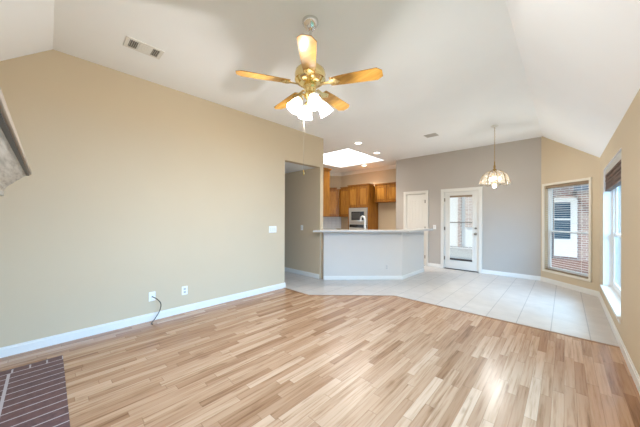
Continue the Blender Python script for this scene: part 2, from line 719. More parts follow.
# ------------------------------------------------------------------ ceiling (flat, skylight opening, two slopes)
SKY = (-5.70, -3.96, 5.19, 7.03)
cm = MB()
bmc = cm.bm
xs = [-7.5, SKY[0], SKY[1], XCR]
ys = [YCR, SKY[2], SKY[3], 8.0]
vg = {}
for i, x in enumerate(xs):
    for j, y in enumerate(ys):
        vg[i, j] = bmc.verts.new((x, y, CZ))
for i in range(3):
    for j in range(3):
        if i == 1 and j == 1:
            continue
        bmc.faces.new((vg[i, j], vg[i, j + 1], vg[i + 1, j + 1], vg[i + 1, j]))
xe, ye = XR + 0.2, YF - 0.2
zr = CZ - SLR * (xe - XCR)
zf = CZ - SLF * (YCR - ye)
# hip where both slopes meet
hx = xe
hy = YCR - (SLR * (xe - XCR)) / SLF
cm.face([(XCR, YCR, CZ), (XCR, 8.0, CZ), (xe, 8.0, zr), (xe, hy, zr)])
hx2 = XCR + SLF * (YCR - ye) / SLR
cm.face([(-7.5, YCR, CZ), (XCR, YCR, CZ), (hx2, ye, zf), (-7.5, ye, zf)])
bmesh.ops.remove_doubles(bmc, verts=bmc.verts, dist=1e-4)
for f in bmc.faces:
    f.normal_update()
    if f.normal.z > 0:
        f.normal_flip()
o = struct('ceiling', cm, M['ceiling'], solid=0.10)
o.modifiers['solid'].offset = -1

# luminous recess over the kitchen
sk = thing('luminous_ceiling_panel', 'large glowing white rectangular recess in the kitchen ceiling', 'skylight', ((SKY[0] + SKY[1]) / 2, (SKY[2] + SKY[3]) / 2, CZ))
kb = MB()
kz = CZ + 0.26
kb.box(SKY[0] - 0.03, SKY[2] - 0.03, CZ - 0.004, SKY[0] + 0.012, SKY[3] + 0.03, kz)
kb.box(SKY[1] - 0.012, SKY[2] - 0.03, CZ - 0.004, SKY[1] + 0.03, SKY[3] + 0.03, kz)
kb.box(SKY[0] + 0.012, SKY[2] - 0.03, CZ - 0.004, SKY[1] - 0.012, SKY[2] + 0.012, kz)
kb.box(SKY[0] + 0.012, SKY[3] - 0.012, CZ - 0.004, SKY[1] - 0.012, SKY[3] + 0.03, kz)
build('recess_wall', kb, M['jambwhite'], sk)
build('diffuser', MB().box(SKY[0] - 0.03, SKY[2] - 0.03, kz, SKY[1] + 0.03, SKY[3] + 0.03, kz + 0.02), M['skylens'], sk)

# ------------------------------------------------------------------ walls
WT = 0.13
# left wall: runs along Y, room on +X side.  local x -> +Y ; local y -> -X
ML = frame_on((XL, YF), PI / 2)
struct('wall_left', wall_mb(4.19 - YF, 0, CZ + 0.02, WT, [(YH0 - YF, YH1 - YF, -1, 2.44)], ML), M['tan'])
# front (fireplace) wall
struct('wall_front', wall_mb(XR - XL + 0.26, 0, CZ, WT, (), frame_on((XR + 0.13, YF), PI)), M['tan'])
# hall: wall beside the kitchen, near wall, end wall
struct('wall_hall', MB().box(-6.7, 4.09, 0, XL - WT, 4.19, CZ + 0.02), M['tan'])
struct('wall_hall_near', MB().box(-6.7, 3.0, 0, XL - WT, 3.11, 2.60), M['greige'])
struct('wall_hall_end', MB().box(-6.8, 3.0, 0, -6.7, 4.19, 2.60), M['greige'])
struct('ceiling_hall', MB().box(-6.7, 3.11, 2.44, XL - WT, 4.09, 2.54), M['ceiling'])
# kitchen
struct('wall_kitchen_left', MB().box(-7.47, 4.09, 0, -7.35, 7.0, CZ + 0.02), M['tan'])
dg = math.sqrt(2) * 1.0
struct('wall_kitchen_corner', MB().box(-0.05, 0, 0, dg + 0.05, 0.12, CZ + 0.02, T(-7.35, 6.9, 0) @ RZ(PI / 4)), M['tan'])
struct('wall_kitchen_back', MB().box(-6.40, YK, 0, XPART + 0.12, YK + 0.12, CZ + 0.02), M['tan'])
struct('wall_kitchen_right', MB().box(XPART, YB + 0.13, 0, XPART + 0.12, YK, CZ + 0.02), M['greige'])
# nook back wall: local x -> +X from XPART ; local y -> +Y
DOOR = (-2.345, -1.525, 2.035)     # glazed door opening
PAN = (-3.40, -2.82, 2.035)        # pantry door opening
MBK = frame_on((XPART, YB), 0)
struct('wall_back', wall_mb(BAY0[0] - XPART + 0.05, 0, CZ + 0.02, WT,
       [(DOOR[0] - XPART, DOOR[1] - XPART, -1, DOOR[2]), (PAN[0] - XPART, PAN[1] - XPART, -1, PAN[2])], MBK), M['greige'])
# bay wall at 45 degrees
bl = (Vector(BAY1) - Vector(BAY0)).length
MBAY = frame_on(BAY0, -PI / 4)
BW = (0.088, 0.972, 0.268, 2.02)   # window opening along the bay wall
struct('wall_bay', wall_mb(bl + 0.06, 0, CZ, WT, [BW], MBAY, s0=-0.06), M['tan'])
# right wall: local x -> -Y from y=6.47 ; local y -> +X
MR = frame_on((XR, 6.47), -PI / 2)
RW = (6.47 - 5.88, 6.47 - 4.15, 0.31, 2.09)
OW = (6.47 - 2.95, 6.47 - 0.15, 0.40, 2.09)    # unseen window beside the camera, added for more daylight
struct('wall_right', wall_mb(6.47 - YF + 0.13, 0, CZ, 0.17, [RW, OW], MR, s0=-0.08), M['tan'])

# ------------------------------------------------------------------ kitchen bar half wall and counter
BK = -7.86      # x - y on the 45 degree face


def barpoly(o, xl):
    """offset o outward (towards the living room); returns front-left and corner and end"""
    k = BK + o * math.sqrt(2)
    X = -2.56 + o
    return (xl, xl - k), (X, X - k), (X, 6.48 + max(o, 0) * 0.6)


p = barpoly(0, -3.77)
q = barpoly(-0.12, -3.87)
struct('wall_bar', MB().prism([p[0], p[1], p[2], q[2], q[1], q[0]], 0, 1.03), M['barpaint'])
p = barpoly(0.19, -3.80)
q = barpoly(-0.19, -3.74)
bc = MB().prism([(-3.86, 3.90), p[0], p[1], p[2], (q[2][0], p[2][1]), q[1], (-3.74, q[0][1]), (-3.74, 4.085), (-3.86, 4.085)], 1.031, 1.072)
tag(build('bar_countertop', bc, M['counter'], bevel=0.006), 'pale grey angled countertop along the top of the kitchen bar', 'countertop')

# ------------------------------------------------------------------ baseboards
BH, BT = 0.095, 0.014


def base_run(name, pts, mat='trim', h=BH, closed=False):
    mb = MB()
    for a, b in zip(pts, pts[1:]):
        a, b = Vector((*a, 0)), Vector((*b, 0))
        d = b - a
        m = T(*a) @ RZ(math.atan2(d.y, d.x))
        # board sits on the right hand side (room side) of the run
        mb.prism([(0, 0), (0, -BT)], 0, 0) if False else None
        L = d.length
        mb.box(-0.0, -BT, 0, L, 0, h - 0.018, m)
        mb.box(-0.0, -BT * 0.55, h - 0.018, L, 0, h, m)
    return struct(name, mb, M[mat])


base_run('baseboard_left', [(XL, YF), (XL, YH0 + BT)])
base_run('baseboard_opening', [(XL + BT, YH0), (XL - WT, YH0)][::-1] and [(XL, YH0), (XL - WT, YH0)])
base_run('baseboard_hall', [(-6.7, YH1), (XL - 0.02, YH1)])
base_run('baseboard_bar', [(-3.77, -3.77 - BK), (-2.56, -2.56 - BK), (-2.56, 6.48)], h=0.082)
base_run('baseboard_back', [(XPART, YB), (PAN[0] - 0.07, YB)])
base_run('baseboard_between_doors', [(PAN[1] + 0.07, YB), (DOOR[0] - 0.07, YB)])
base_run('baseboard_nook', [(DOOR[1] + 0.07, YB), BAY0])
base_run('baseboard_bay', [BAY0, BAY1])
base_run('baseboard_right', [(XR, 6.47), (XR, YF)])

# kitchen crown moulding
cr = MB()
for a, b in (((-7.35, 6.9), (-6.35, YK)), ((-6.35, YK), (XPART, YK))):
    a, b = Vector((*a, 0)), Vector((*b, 0))
    d = b - a
    m = T(*a) @ RZ(math.atan2(d.y, d.x))
    L = d.length
    P = [(0, CZ - 0.12), (-0.02, CZ - 0.12), (-0.035, CZ - 0.09), (-0.075, CZ - 0.03), (-0.09, CZ - 0.001), (0, CZ - 0.001)]
    va = [cr.bm.verts.new(m @ Vector((-0.02, y, z))) for y, z in P]
    vb = [cr.bm.verts.new(m @ Vector((L + 0.02, y, z))) for y, z in P]
    for i in range(len(P)):
        cr.bm.faces.new((va[i], va[(i + 1) % len(P)], vb[(i + 1) % len(P)], vb[i]))
    cr.bm.faces.new(va)
    cr.bm.faces.new(vb[::-1])
struct('trim_2', cr, M['trim'])

# ------------------------------------------------------------------ doors
def casing(mb, x0, x1, z1, Mx, wdt=0.07, t=0.018, z0=0.0, bottom=False):
    mb.box(x0 - wdt, -t, z0 - (wdt if bottom else 0), x0, 0, z1 + wdt, Mx)
    mb.box(x1, -t, z0 - (wdt if bottom else 0), x1 + wdt, 0, z1 + wdt, Mx)
    mb.box(x0, -t, z1, x1, 0, z1 + wdt, Mx)
    if bottom:
        mb.box(x0, -t, z0 - wdt, x1, 0, z0, Mx)
    # raised outer bead
    mb.box(x0 - wdt, -t - 0.006, z0 - (wdt if bottom else 0), x0 - wdt + 0.016, -t, z1 + wdt, Mx)
    mb.box(x1 + wdt - 0.016, -t - 0.006, z0 - (wdt if bottom else 0), x1 + wdt, -t, z1 + wdt, Mx)
    mb.box(x0 - wdt + 0.016, -t - 0.006, z1 + wdt - 0.016, x1 + wdt - 0.016, -t, z1 + wdt, Mx)
    return mb


def lining(mb, x0, x1, z1, Mx, dep, t=0.02):
    mb.box(x0, 0, 0, x0 + t, dep, z1, Mx)
    mb.box(x1 - t, 0, 0, x1, dep, z1, Mx)
    mb.box(x0, 0, z1 - t, x1, dep, z1, Mx)
    return mb


def hinge(mb, x, z, Mx):
    mb.box(x - 0.012, -0.004, z - 0.045, x + 0.012, 0.02, z + 0.045, Mx)
    return mb


MW = frame_on((0, YB), 0)
# glazed back door
d1 = thing('door_1', 'white glazed exterior door in the nook back wall', 'door', ((DOOR[0] + DOOR[1]) / 2, YB, 0))
del d1['label'], d1['category']
d1['kind'] = 'structure'
cmb = casing(MB(), DOOR[0], DOOR[1], DOOR[2], MW)
lining(cmb, DOOR[0], DOOR[1], DOOR[2], MW, WT)
build('door_casing', cmb, M['doorwhite'], d1)
x0, x1 = DOOR[0] + 0.022, DOOR[1] - 0.022
gx0, gx1, gz0, gz1 = x0 + 0.115, x1 - 0.115, 0.27, 1.90
lf = MB()
lf.box(x0, 0.03, 0.02, gx0, 0.072, 2.012, MW)
lf.box(gx1, 0.03, 0.02, x1, 0.072, 2.012, MW)
lf.box(gx0, 0.03, 0.02, gx1, 0.072, gz0, MW)
lf.box(gx0, 0.03, gz1, gx1, 0.072, 2.012, MW)
leaf = build('door_leaf', lf, M['doorwhite'], d1)
gf = MB()
for a in ((gx0 - 0.025, gz0 - 0.025, gx0 + 0.012, gz1 + 0.025), (gx1 - 0.012, gz0 - 0.025, gx1 + 0.025, gz1 + 0.025)):
    gf.box(a[0], 0.02, a[1], a[2], 0.03, a[3], MW)
build('glazing_frame', gf, M['doorwhite'], leaf)
gb = MB()
gb.box(gx0 + 0.012, 0.018, gz0 - 0.025, gx1 - 0.012, 0.03, gz0 + 0.02, MW)
build('glazing_sill', gb, M['bronze'], leaf)['label'] = 'dark bronze strip under the glass'
build('glass_pane', MB().box(gx0, 0.049, gz0, gx1, 0.053, gz1, MW), M['pane'], leaf)
build('meeting_rail', MB().box(gx0, 0.04, 1.215, gx1, 0.048, 1.24, MW), M['nickel'], leaf)
hb = MB()
for z in (0.28, 1.06, 1.82):
    h_ = build('hinge', hinge(MB(), DOOR[0] + 0.02, z, MW), M['nickel'], d1)
kx = x1 - 0.055
for nm, z, r in (('door_knob', 0.945, 0.028), ('deadbolt', 1.085, 0.026)):
    mk = T(kx, YB + 0.03, z) @ Matrix.Rotation(PI / 2, 4, 'X')
    prof = [(0.032, 0), (0.032, 0.008), (0.012, 0.012), (0.012, 0.03), (r, 0.04), (r, 0.056), (0.012, 0.064)] if nm == 'door_knob' else [(r, 0), (r, 0.012), (0.02, 0.018), (0.008, 0.03)]
    build(nm, MB().lathe(prof, mk, 16), M['nickel'], leaf, smooth=True)
build('threshold', MB().box(DOOR[0], 0.0, 0.0, DOOR[1], WT, 0.018, MW), M['bronze'], d1)

# pantry door
d2 = thing('door_2', '', 'door', ((PAN[0] + PAN[1]) / 2, YB, 0))
del d2['label'], d2['category']
d2['kind'] = 'structure'
cmb = casing(MB(), PAN[0], PAN[1], PAN[2], MW)
lining(cmb, PAN[0], PAN[1], PAN[2], MW, WT)
build('door_casing', cmb, M['doorwhite'], d2)
x0, x1 = PAN[0] + 0.022, PAN[1] - 0.022
lf = MB()
lf.box(x0, 0.032, 0.012, x1, 0.07, 2.012, MW)
st = 0.085
lf.box(x0, 0.022, 0.012, x0 + st, 0.032, 2.012, MW)
lf.box(x1 - st, 0.022, 0.012, x1, 0.032, 2.012, MW)
lf.box(x0 + st, 0.022, 0.012, x1 - st, 0.032, 0.2, MW)
lf.box(x0 + st, 0.022, 0.88, x1 - st, 0.032, 1.02, MW)
lf.box(x0 + st, 0.022, 1.86, x1 - st, 0.032, 2.012, MW)
leaf2 = build('door_leaf', lf, M['doorwhite'], d2)
pw = (x1 - x0 - 2 * st) / 4
for za, zb in ((0.22, 0.86), (1.04, 1.84)):
    pm = MB()
    for i in range(4):
        pm.box(x0 + st + i * pw + 0.007, 0.024, za, x0 + st + (i + 1) * pw - 0.007, 0.032, zb, MW)
    build('door_panel', pm, M['doorwhite'], leaf2)
for z in (0.25, 1.05, 1.80):
    build('hinge', hinge(MB(), PAN[1] - 0.02, z, MW), M['nickel'], d2)
mk = T(x0 + 0.05, YB + 0.022, 0.95) @ Matrix.Rotation(PI / 2, 4, 'X')
build('door_knob', MB().lathe([(0.03, 0), (0.03, 0.008), (0.011, 0.012), (0.011, 0.03), (0.027, 0.04), (0.027, 0.054), (0.01, 0.06)], mk, 16), M['nickel'], leaf2, smooth=True)

# ------------------------------------------------------------------ windows
def hung_window(name, o, Mx, dep, rail, mat_frame, pane_mat, ft=0.045):
    """o = opening (x0,x1,z0,z1) in wall coords; frame sits at depth dep"""
    x0, x1, z0, z1 = o
    c = Mx @ Vector(((x0 + x1) / 2, dep, z0))
    r = thing(name, '', '', c)
    del r['label'], r['category']
    r['kind'] = 'structure'
    f = MB()
    f.box(x0, dep, z0, x0 + ft, dep + 0.05, z1, Mx)
    f.box(x1 - ft, dep, z0, x1, dep + 0.05, z1, Mx)
    f.box(x0 + ft, dep, z0, x1 - ft, dep + 0.05, z0 + ft, Mx)
    f.box(x0 + ft, dep, z1 - ft, x1 - ft, dep + 0.05, z1, Mx)
    build('window_frame', f, mat_frame, r)
    a, b = x0 + ft, x1 - ft
    s = 0.03
    for nm, za, zb, y in (('lower_sash', z0 + ft, rail + 0.02, dep + 0.005), ('upper_sash', rail - 0.02, z1 - ft, dep + 0.027)):
        m = MB()
        m.box(a, y, za, a + s, y + 0.02, zb, Mx)
        m.box(b - s, y, za, b, y + 0.02, zb, Mx)
        m.box(a + s, y, za, b - s, y + 0.02, za + s, Mx)
        m.box(a + s, y, zb - s, b - s, y + 0.02, zb, Mx)
        so = build(nm, m, mat_frame, r)
        build('glass_pane', MB().box(a + s, y + 0.008, za + s, b - s, y + 0.012, zb - s, Mx), pane_mat, so)
    return r


# bay window
w1 = hung_window('window_1', BW, MBAY, 0.07, 1.07, M['vinyl'], M['pane'], 0.028)
cs = casing(MB(), BW[0], BW[1], BW[3], MBAY, 0.042, 0.018, BW[2], True)
build('window_casing', cs, M['casing'], w1)
# right window, deep painted return, no casing, projecting stool
w2 = hung_window('window_2', RW, MR, 0.10, 1.10, M['vinyl'], M['pane'], 0.05)
rt = MB()
t_ = 0.006
rt.box(RW[0], 0, RW[2], RW[0] + t_, 0.10, RW[3], MR)
rt.box(RW[1] - t_, 0, RW[2], RW[1], 0.10, RW[3], MR)
rt.box(RW[0], 0, RW[3] - t_, RW[1], 0.10, RW[3], MR)
build('window_return', rt, M['jambwhite'], w2)
sl = MB()
sl.box(RW[0] - 0.04, -0.03, RW[2] - 0.022, RW[1] + 0.04, 0.0, RW[2] + 0.004, MR)
sl.box(RW[0] + t_, 0, RW[2], RW[1] - t_, 0.10, RW[2] + 0.004, MR)
sl.box(RW[0] - 0.02, -0.012, RW[2] - 0.075, RW[1] + 0.02, 0.0, RW[2] - 0.022, MR)
build('window_stool', sl, M['trim'], w2)
# added window beside the camera, out of view
w3 = hung_window('added_window', OW, MR, 0.10, 1.2, M['vinyl'], M['pane'], 0.05)

# blind in the bay window
def slat_blind(name, label, Mx, x0, x1, z0, z1, y, pitch, depth, tilt, m_slat, m_head, head=0.05, m_bottom=None):
    r = thing(name, label, 'blind', Mx @ Vector(((x0 + x1) / 2, y, z0)))
    build('headrail', MB().box(x0, y - depth / 2, z1 - head, x1, y + depth / 2, z1, Mx), m_head, r)
    s = MB()
    n = int((z1 - head - z0 - 0.03) / pitch)
    for i in range(n):
        z = z1 - head - (i + 0.6) * pitch
        R = Mx @ T(0, y, z) @ Matrix.Rotation(tilt, 4, 'X')
        s.box(x0 + 0.004, -depth / 2, -0.0012, x1 - 0.004, depth / 2, 0.0012, R)
    build('slats', s, m_slat, r)
    build('bottom_rail', MB().box(x0 + 0.004, y - depth * 0.45, z0, x1 - 0.004, y + depth * 0.45, z0 + 0.018, Mx), m_bottom or m_slat, r)
    for fx in (0.16, 0.84):
        x = x0 + (x1 - x0) * fx
        build('lift_cord', MB().box(x - 0.002, y - depth / 2 - 0.002, z0 + 0.018, x + 0.002, y - depth / 2, z1 - head, Mx), m_slat, r)
    return r


slat_blind('window_blind', 'white slatted blind with brown headrail in the angled bay window', MBAY,
           BW[0] + 0.006, BW[1] - 0.006, BW[2] + 0.006, BW[3] - 0.004, 0.036, 0.043, 0.05, math.radians(-6), M['blind'], M['blindhead'], 0.055, M['blindhead'])

# raised dark blind in the right window
rb = thing('window_blind', 'dark brown wood blind pulled up at top of the right wall window', 'blind', MR @ Vector(((RW[0] + RW[1]) / 2, 0.05, 1.75)))
build('headrail', MB().box(RW[0] + 0.012, 0.02, 2.0, RW[1] - 0.012, 0.075, 2.082, MR), M['ventgrey'], rb)
s = MB()
for i in range(17):
    z = 1.995 - i * 0.0125
    s.box(RW[0] + 0.014, 0.018 + random.uniform(-.004, .004), z - 0.009, RW[1] - 0.014, 0.072 + random.uniform(-.004, .004), z - 0.001, MR)
build('slats', s, M['blinddark'], rb)
build('bottom_rail', MB().box(RW[0] + 0.014, 0.018, 1.755, RW[1] - 0.014, 0.072, 1.778, MR), M['blinddark'], rb)

# mini blind inside the back door glass, stopping short of the bottom
slat_blind('door_blind', 'narrow white mini blind hanging over the back door glass', MW, gx0 + 0.013, gx1 - 0.013, 0.56, gz1 + 0.02, 0.016, 0.024, 0.022, math.radians(-12), M['blind'], M['blindhead'], 0.045)

# ------------------------------------------------------------------ outside
struct('ground', MB().box(-14, 7.5, -0.25, 16, 30, -0.14), M['grass'])
struct('ground_side', MB().box(0.75, -6, -0.25, 16, 7.5, -0.14), M['grass'])
struct('patio', MB().prism([(-3.55, 7.42), (-0.35, 7.42), (0.6, 6.5), (3.6, 6.5), (3.6, 8.6), (-1.5, 8.6), (-1.5, 13.95), (-8.2, 13.95), (-8.2, 8.05), (-3.55, 8.05)], -0.139, -0.06), M['concrete'])
struct('planting_bed', MB().box(-1.5, 8.6, -0.139, 4.0, 12.49, -0.10), M['mulch'])
nh = thing('neighbour_house', 'red brick house with a white framed window outside the bay window', 'house', (0, 12.5, -0.14))
build('brick_wall', MB().box(-1.3, 12.5, -0.14, 9.0, 12.7, 3.4), M['brickred'], nh)
fw = MB()
fw.box(-0.28, 12.43, 0.0, 0.31, 12.5, 2.06)
build('window_shadow_strip', MB().box(-0.41, 12.42, -0.13, -0.31, 12.5, 2.88), M['roofgrey'], nh)  # dark strip standing in for the bay window's shadow
wf = build('window_surround', fw, M['siding'], nh)
build('window_glass', MB().box(-0.27, 12.42, 0.62, 0.14, 12.43, 1.90), M['blueglass'], wf)
build('glazing_bar', MB().box(-0.27, 12.40, 1.28, 0.14, 12.42, 1.34), M['siding'], wf)
ev = MB()
ev.box(-1.6, 12.05, 2.95, 9.2, 12.5, 3.02)
ev.box(-1.6, 12.0, 2.88, 9.2, 12.05, 3.08)
build('eave', ev, M['roofgrey'], nh)
for i in range(9):
    x = 0.55 + i * 0.5
    build('rafter', MB().box(x, 12.05, 2.80, x + 0.09, 12.5, 2.95), M['roofgrey'], nh)
roof = MB()
a = [roof.bm.verts.new(c) for c in ((-1.7, 11.95, 3.08), (9.3, 11.95, 3.08), (9.3, 15.5, 5.2), (-1.7, 15.5, 5.2), (-1.7, 11.95, 3.02), (9.3, 11.95, 3.02), (9.3, 15.5, 5.1), (-1.7, 15.5, 5.1))]
for f in ((0, 1, 2, 3), (7, 6, 5, 4), (0, 4, 5, 1), (1, 5, 6, 2), (2, 6, 7, 3), (3, 7, 4, 0)):
    roof.bm.faces.new([a[i] for i in f])
build('roof', roof, M['roofgrey'], nh)

gw = thing('garage', 'white sided outbuilding with brick pier seen through the back door glass', 'outbuilding', (-4.0, 14.0, -0.14))
build('siding_wall', MB().box(-8.0, 14.0, -0.14, -2.0, 14.15, 3.6), M['siding'], gw)
build('brick_panel', MB().box(-5.0, 13.92, 0.9, -4.35, 14.0, 3.2), M['brickpale'], gw)
build('brick_panel', MB().box(-3.5, 13.92, 0.9, -2.6, 14.0, 3.2), M['brickpale'], gw)
build('brick_pier', MB().box(-3.80, 13.8, -0.06, -3.67, 14.0, 3.4), M['brickred'], gw)
pc = thing('patio_cover', 'grey timber patio cover beams above the neighbouring house window', 'patio cover', (1.7, 10.7, -0.1))
build('header_beam', MB().box(0.16, 9.0, 2.03, 3.1, 9.1, 2.15), M['roofgrey'], pc)
for x in (0.2, 0.6, 1.0, 1.4, 1.8, 2.2, 2.6, 3.0):
    build('rafter', MB().box(x, 8.8, 2.15, x + 0.07, 12.49, 2.25), M['roofgrey'], pc)
for x in (0.62, 2.95):
    build('post', MB().box(x, 9.0, -0.13, x + 0.1, 9.1, 2.03), M['roofgrey'], pc)
# ------------------------------------------------------------------ kitchen cabinets
def cab_door(name, x0, x1, z0, z1, Mx, parent, y=0.0, st=0.06, mat='oak'):
    """framed door standing proud of y (towards -y) with a raised panel of its own"""
    t = 0.02
    mb = MB()
    mb.box(x0, y - t, z0, x0 + st, y, z1, Mx)
    mb.box(x1 - st, y - t, z0, x1, y, z1, Mx)
    mb.box(x0 + st, y - t, z0, x1 - st, y, z0 + st, Mx)
    mb.box(x0 + st, y - t, z1 - st, x1 - st, y, z1, Mx)
    mb.box(x0 + st, y - t * 0.25, z0 + st, x1 - st, y, z1 - st, Mx)
    d = build(name, mb, M[mat], parent)
    g = 0.022
    pm = MB()
    pm.box(x0 + st + g, y - t * 0.85, z0 + st + g, x1 - st - g, y - t * 0.25, z1 - st - g, Mx)
    build('raised_panel', pm, M['oaklit'], d, bevel=0.004)
    return d


def cab_crown(mb, x0, x1, y0, y1, z, Mx):
    mb.box(x0 - 0.015, y0 - 0.02, z, x1 + 0.015, y1, z + 0.025, Mx)
    mb.box(x0 - 0.035, y0 - 0.045, z + 0.025, x1 + 0.035, y1, z + 0.05, Mx)
    return mb


ZT = 2.42
OXL = -5.56
# end upper cabinet hung on the kitchen side of the hall wall, doors face +Y
MH = frame_on((-3.97, 4.19), PI)     # local x -> -X, local y -> -Y (into wall)
c1 = thing('upper_cabinet', 'oak upper cabinet seen end-on beside the hall post', 'cabinet', (-4.5, 4.36, 1.37))
build('cabinet_body', MB().box(0, -0.31, 1.37, 1.2, -0.002, ZT, MH), M['oak'], c1)
for i in range(3):
    cab_door('door', 0.01 + i * 0.4, 0.39 + i * 0.4, 1.385, ZT - 0.015, MH, c1, -0.31)
build('crown_moulding', cab_crown(MB(), 0, 1.2, -0.31, -0.002, ZT, MH), M['oak'], c1)
# diagonal corner uppers: wall line from (-7.35,6.9) to (-6.35,7.9)
MD = frame_on((-7.35, 6.9), PI / 4)
c2 = thing('upper_cabinet', 'oak upper cabinet set diagonally across the far kitchen corner', 'cabinet', (-6.6, 7.4, 1.37))
sA, sB = 0.70, 1.285
build('cabinet_body', MB().box(sA, -0.31, 1.37, sB, -0.002, ZT, MD), M['oak'], c2)
cab_door('door', sA + 0.02, sB - 0.02, 1.385, ZT - 0.015, MD, c2, -0.31)
build('crown_moulding', cab_crown(MB(), sA + 0.035, sB - 0.10, -0.31, -0.002, ZT, MD), M['oak'], c2)
c2b = thing('upper_cabinet', 'narrow oak upper cabinet between the corner cabinet and the tall oven cabinet', 'cabinet', (-5.88, 7.74, 1.37))
MU = frame_on((0, 7.59), 0)
build('cabinet_body', MB().box(-6.205, 0, 1.37, OXL - 0.004, 0.305, ZT, MU), M['oak'], c2b)
cab_door('door', -6.185, OXL - 0.02, 1.385, ZT - 0.015, MU, c2b)
build('crown_moulding', cab_crown(MB(), -6.10, OXL - 0.09, 0, 0.305, ZT, MU), M['oak'], c2b)
# base run under it, with counter and backsplash
c3 = thing('base_cabinet', 'oak base cabinet in the far kitchen corner', 'cabinet', (-6.45, 7.3, 0))
build('cabinet_body', MB().box(0.06, -0.58, 0.0, 1.16, -0.002, 0.87, MD), M['oak'], c3)
for a, b in ((0.08, 0.60), (0.62, 1.14)):
    cab_door('door', a, b, 0.12, 0.85, MD, c3, -0.58)
build('worktop', MB().box(0.03, -0.62, 0.871, 1.19, -0.002, 0.91, MD), M['counter'], c3)
bs = MB().box(0.0, -0.012, 0.912, 1.40, -0.001, 1.368, MD)
struct('trim_3', bs, M['backsplash'])

# tall oven cabinet
OX0, OX1, OYF = -5.56, -4.70, 7.30
MO = frame_on((0, OYF), 0)
c4 = thing('oven_cabinet', 'tall oak cabinet holding the built-in microwave and oven', 'cabinet', ((OX0 + OX1) / 2, 7.6, 0))
ob = MB()
ob.box(OX0, 0, 0, OX0 + 0.045, 0.595, ZT, MO)
ob.box(OX1 - 0.045, 0, 0, OX1, 0.595, ZT, MO)
ob.box(OX0 + 0.045, 0, 1.675, OX1 - 0.045, 0.595, ZT, MO)
ob.box(OX0 + 0.045, 0, 0.0, OX1 - 0.045, 0.595, 0.43, MO)
ob.box(OX0 + 0.045, 0.55, 0.43, OX1 - 0.045, 0.595, 1.675, MO)
ob.box(OX0 + 0.045, 0.02, 1.150, OX1 - 0.045, 0.595, 1.156, MO)
build('cabinet_body', ob, M['oak'], c4)
mid = (OX0 + OX1) / 2
for a, b in ((OX0 + 0.015, mid - 0.006), (mid + 0.006, OX1 - 0.015)):
    cab_door('door', a, b, 1.70, ZT - 0.015, MO, c4)
cab_door('drawer', OX0 + 0.015, OX1 - 0.015, 0.1, 0.41, MO, c4, mat='oakx')
build('crown_moulding', cab_crown(MB(), OX0 + 0.036, OX1 - 0.002, 0, 0.27, ZT, MO), M['oak'], c4)
ax0, ax1 = OX0 + 0.05, OX1 - 0.05
mw = thing('microwave', 'stainless steel microwave with black window built above the oven', 'microwave', ((ax0 + ax1) / 2, 7.4, 1.16))
build('steel_front', MB().box(ax0, -0.02, 1.158, ax1, 0.35, 1.672, MO), M['steel'], mw, bevel=0.004)
md_ = build('microwave_door', MB().box(ax0 + 0.12, -0.035, 1.26, ax1 - 0.13, -0.02, 1.545, MO), M['black'], mw)
build('door_window', MB().box(ax0 + 0.15, -0.038, 1.295, ax1 - 0.28, -0.035, 1.51, MO), M['slot'], md_)
build('handle', MB().box(ax0 + 0.13, -0.06, 1.228, ax1 - 0.14, -0.02, 1.246, MO), M['chrome'], mw)
ov = thing('wall_oven', 'stainless steel wall oven below the microwave', 'oven', ((ax0 + ax1) / 2, 7.4, 0.43))
build('oven_front', MB().box(ax0, -0.02, 0.432, ax1, 0.5, 1.148, MO), M['steel'], ov, bevel=0.004)
build('control_panel', MB().box(ax0 + 0.03, -0.028, 1.00, ax1 - 0.03, -0.02, 1.105, MO), M['black'], ov)
od = build('oven_door', MB().box(ax0 + 0.02, -0.045, 0.46, ax1 - 0.02, -0.02, 0.97, MO), M['steel'], ov)
build('door_window', MB().box(ax0 + 0.12, -0.049, 0.55, ax1 - 0.12, -0.045, 0.84, MO), M['black'], od)
build('handle', MB().tube([MO @ Vector((ax0 + 0.06, -0.085, 0.925)), MO @ Vector((ax1 - 0.06, -0.085, 0.925))], 0.012).box(ax0 + 0.08, -0.085, 0.917, ax0 + 0.1, -0.045, 0.933, MO).box(ax1 - 0.1, -0.085, 0.917, ax1 - 0.08, -0.045, 0.933, MO), M['steel'], od)

# cabinet over the refrigerator space
FX0, FX1 = OX1 + 0.04, XPART - 0.004
MFr = frame_on((0, 7.58), 0)   # its side stands clear of the oven cabinet's crown
c5 = thing('upper_cabinet', 'short oak cabinet with two doors high over the empty refrigerator space', 'cabinet', ((FX0 + FX1) / 2, 7.74, 1.85))
build('cabinet_body', MB().box(FX0, 0, 1.85, FX1, 0.316, ZT, MFr), M['oak'], c5)
mid = (FX0 + FX1) / 2
for a, b in ((FX0 + 0.015, mid - 0.006), (mid + 0.006, FX1 - 0.015)):
    cab_door('door', a, b, 1.87, ZT - 0.015, MFr, c5)
build('crown_moulding', cab_crown(MB(), FX0 + 0.04, FX1 - 0.035, 0, 0.316, ZT, MFr), M['oak'], c5)

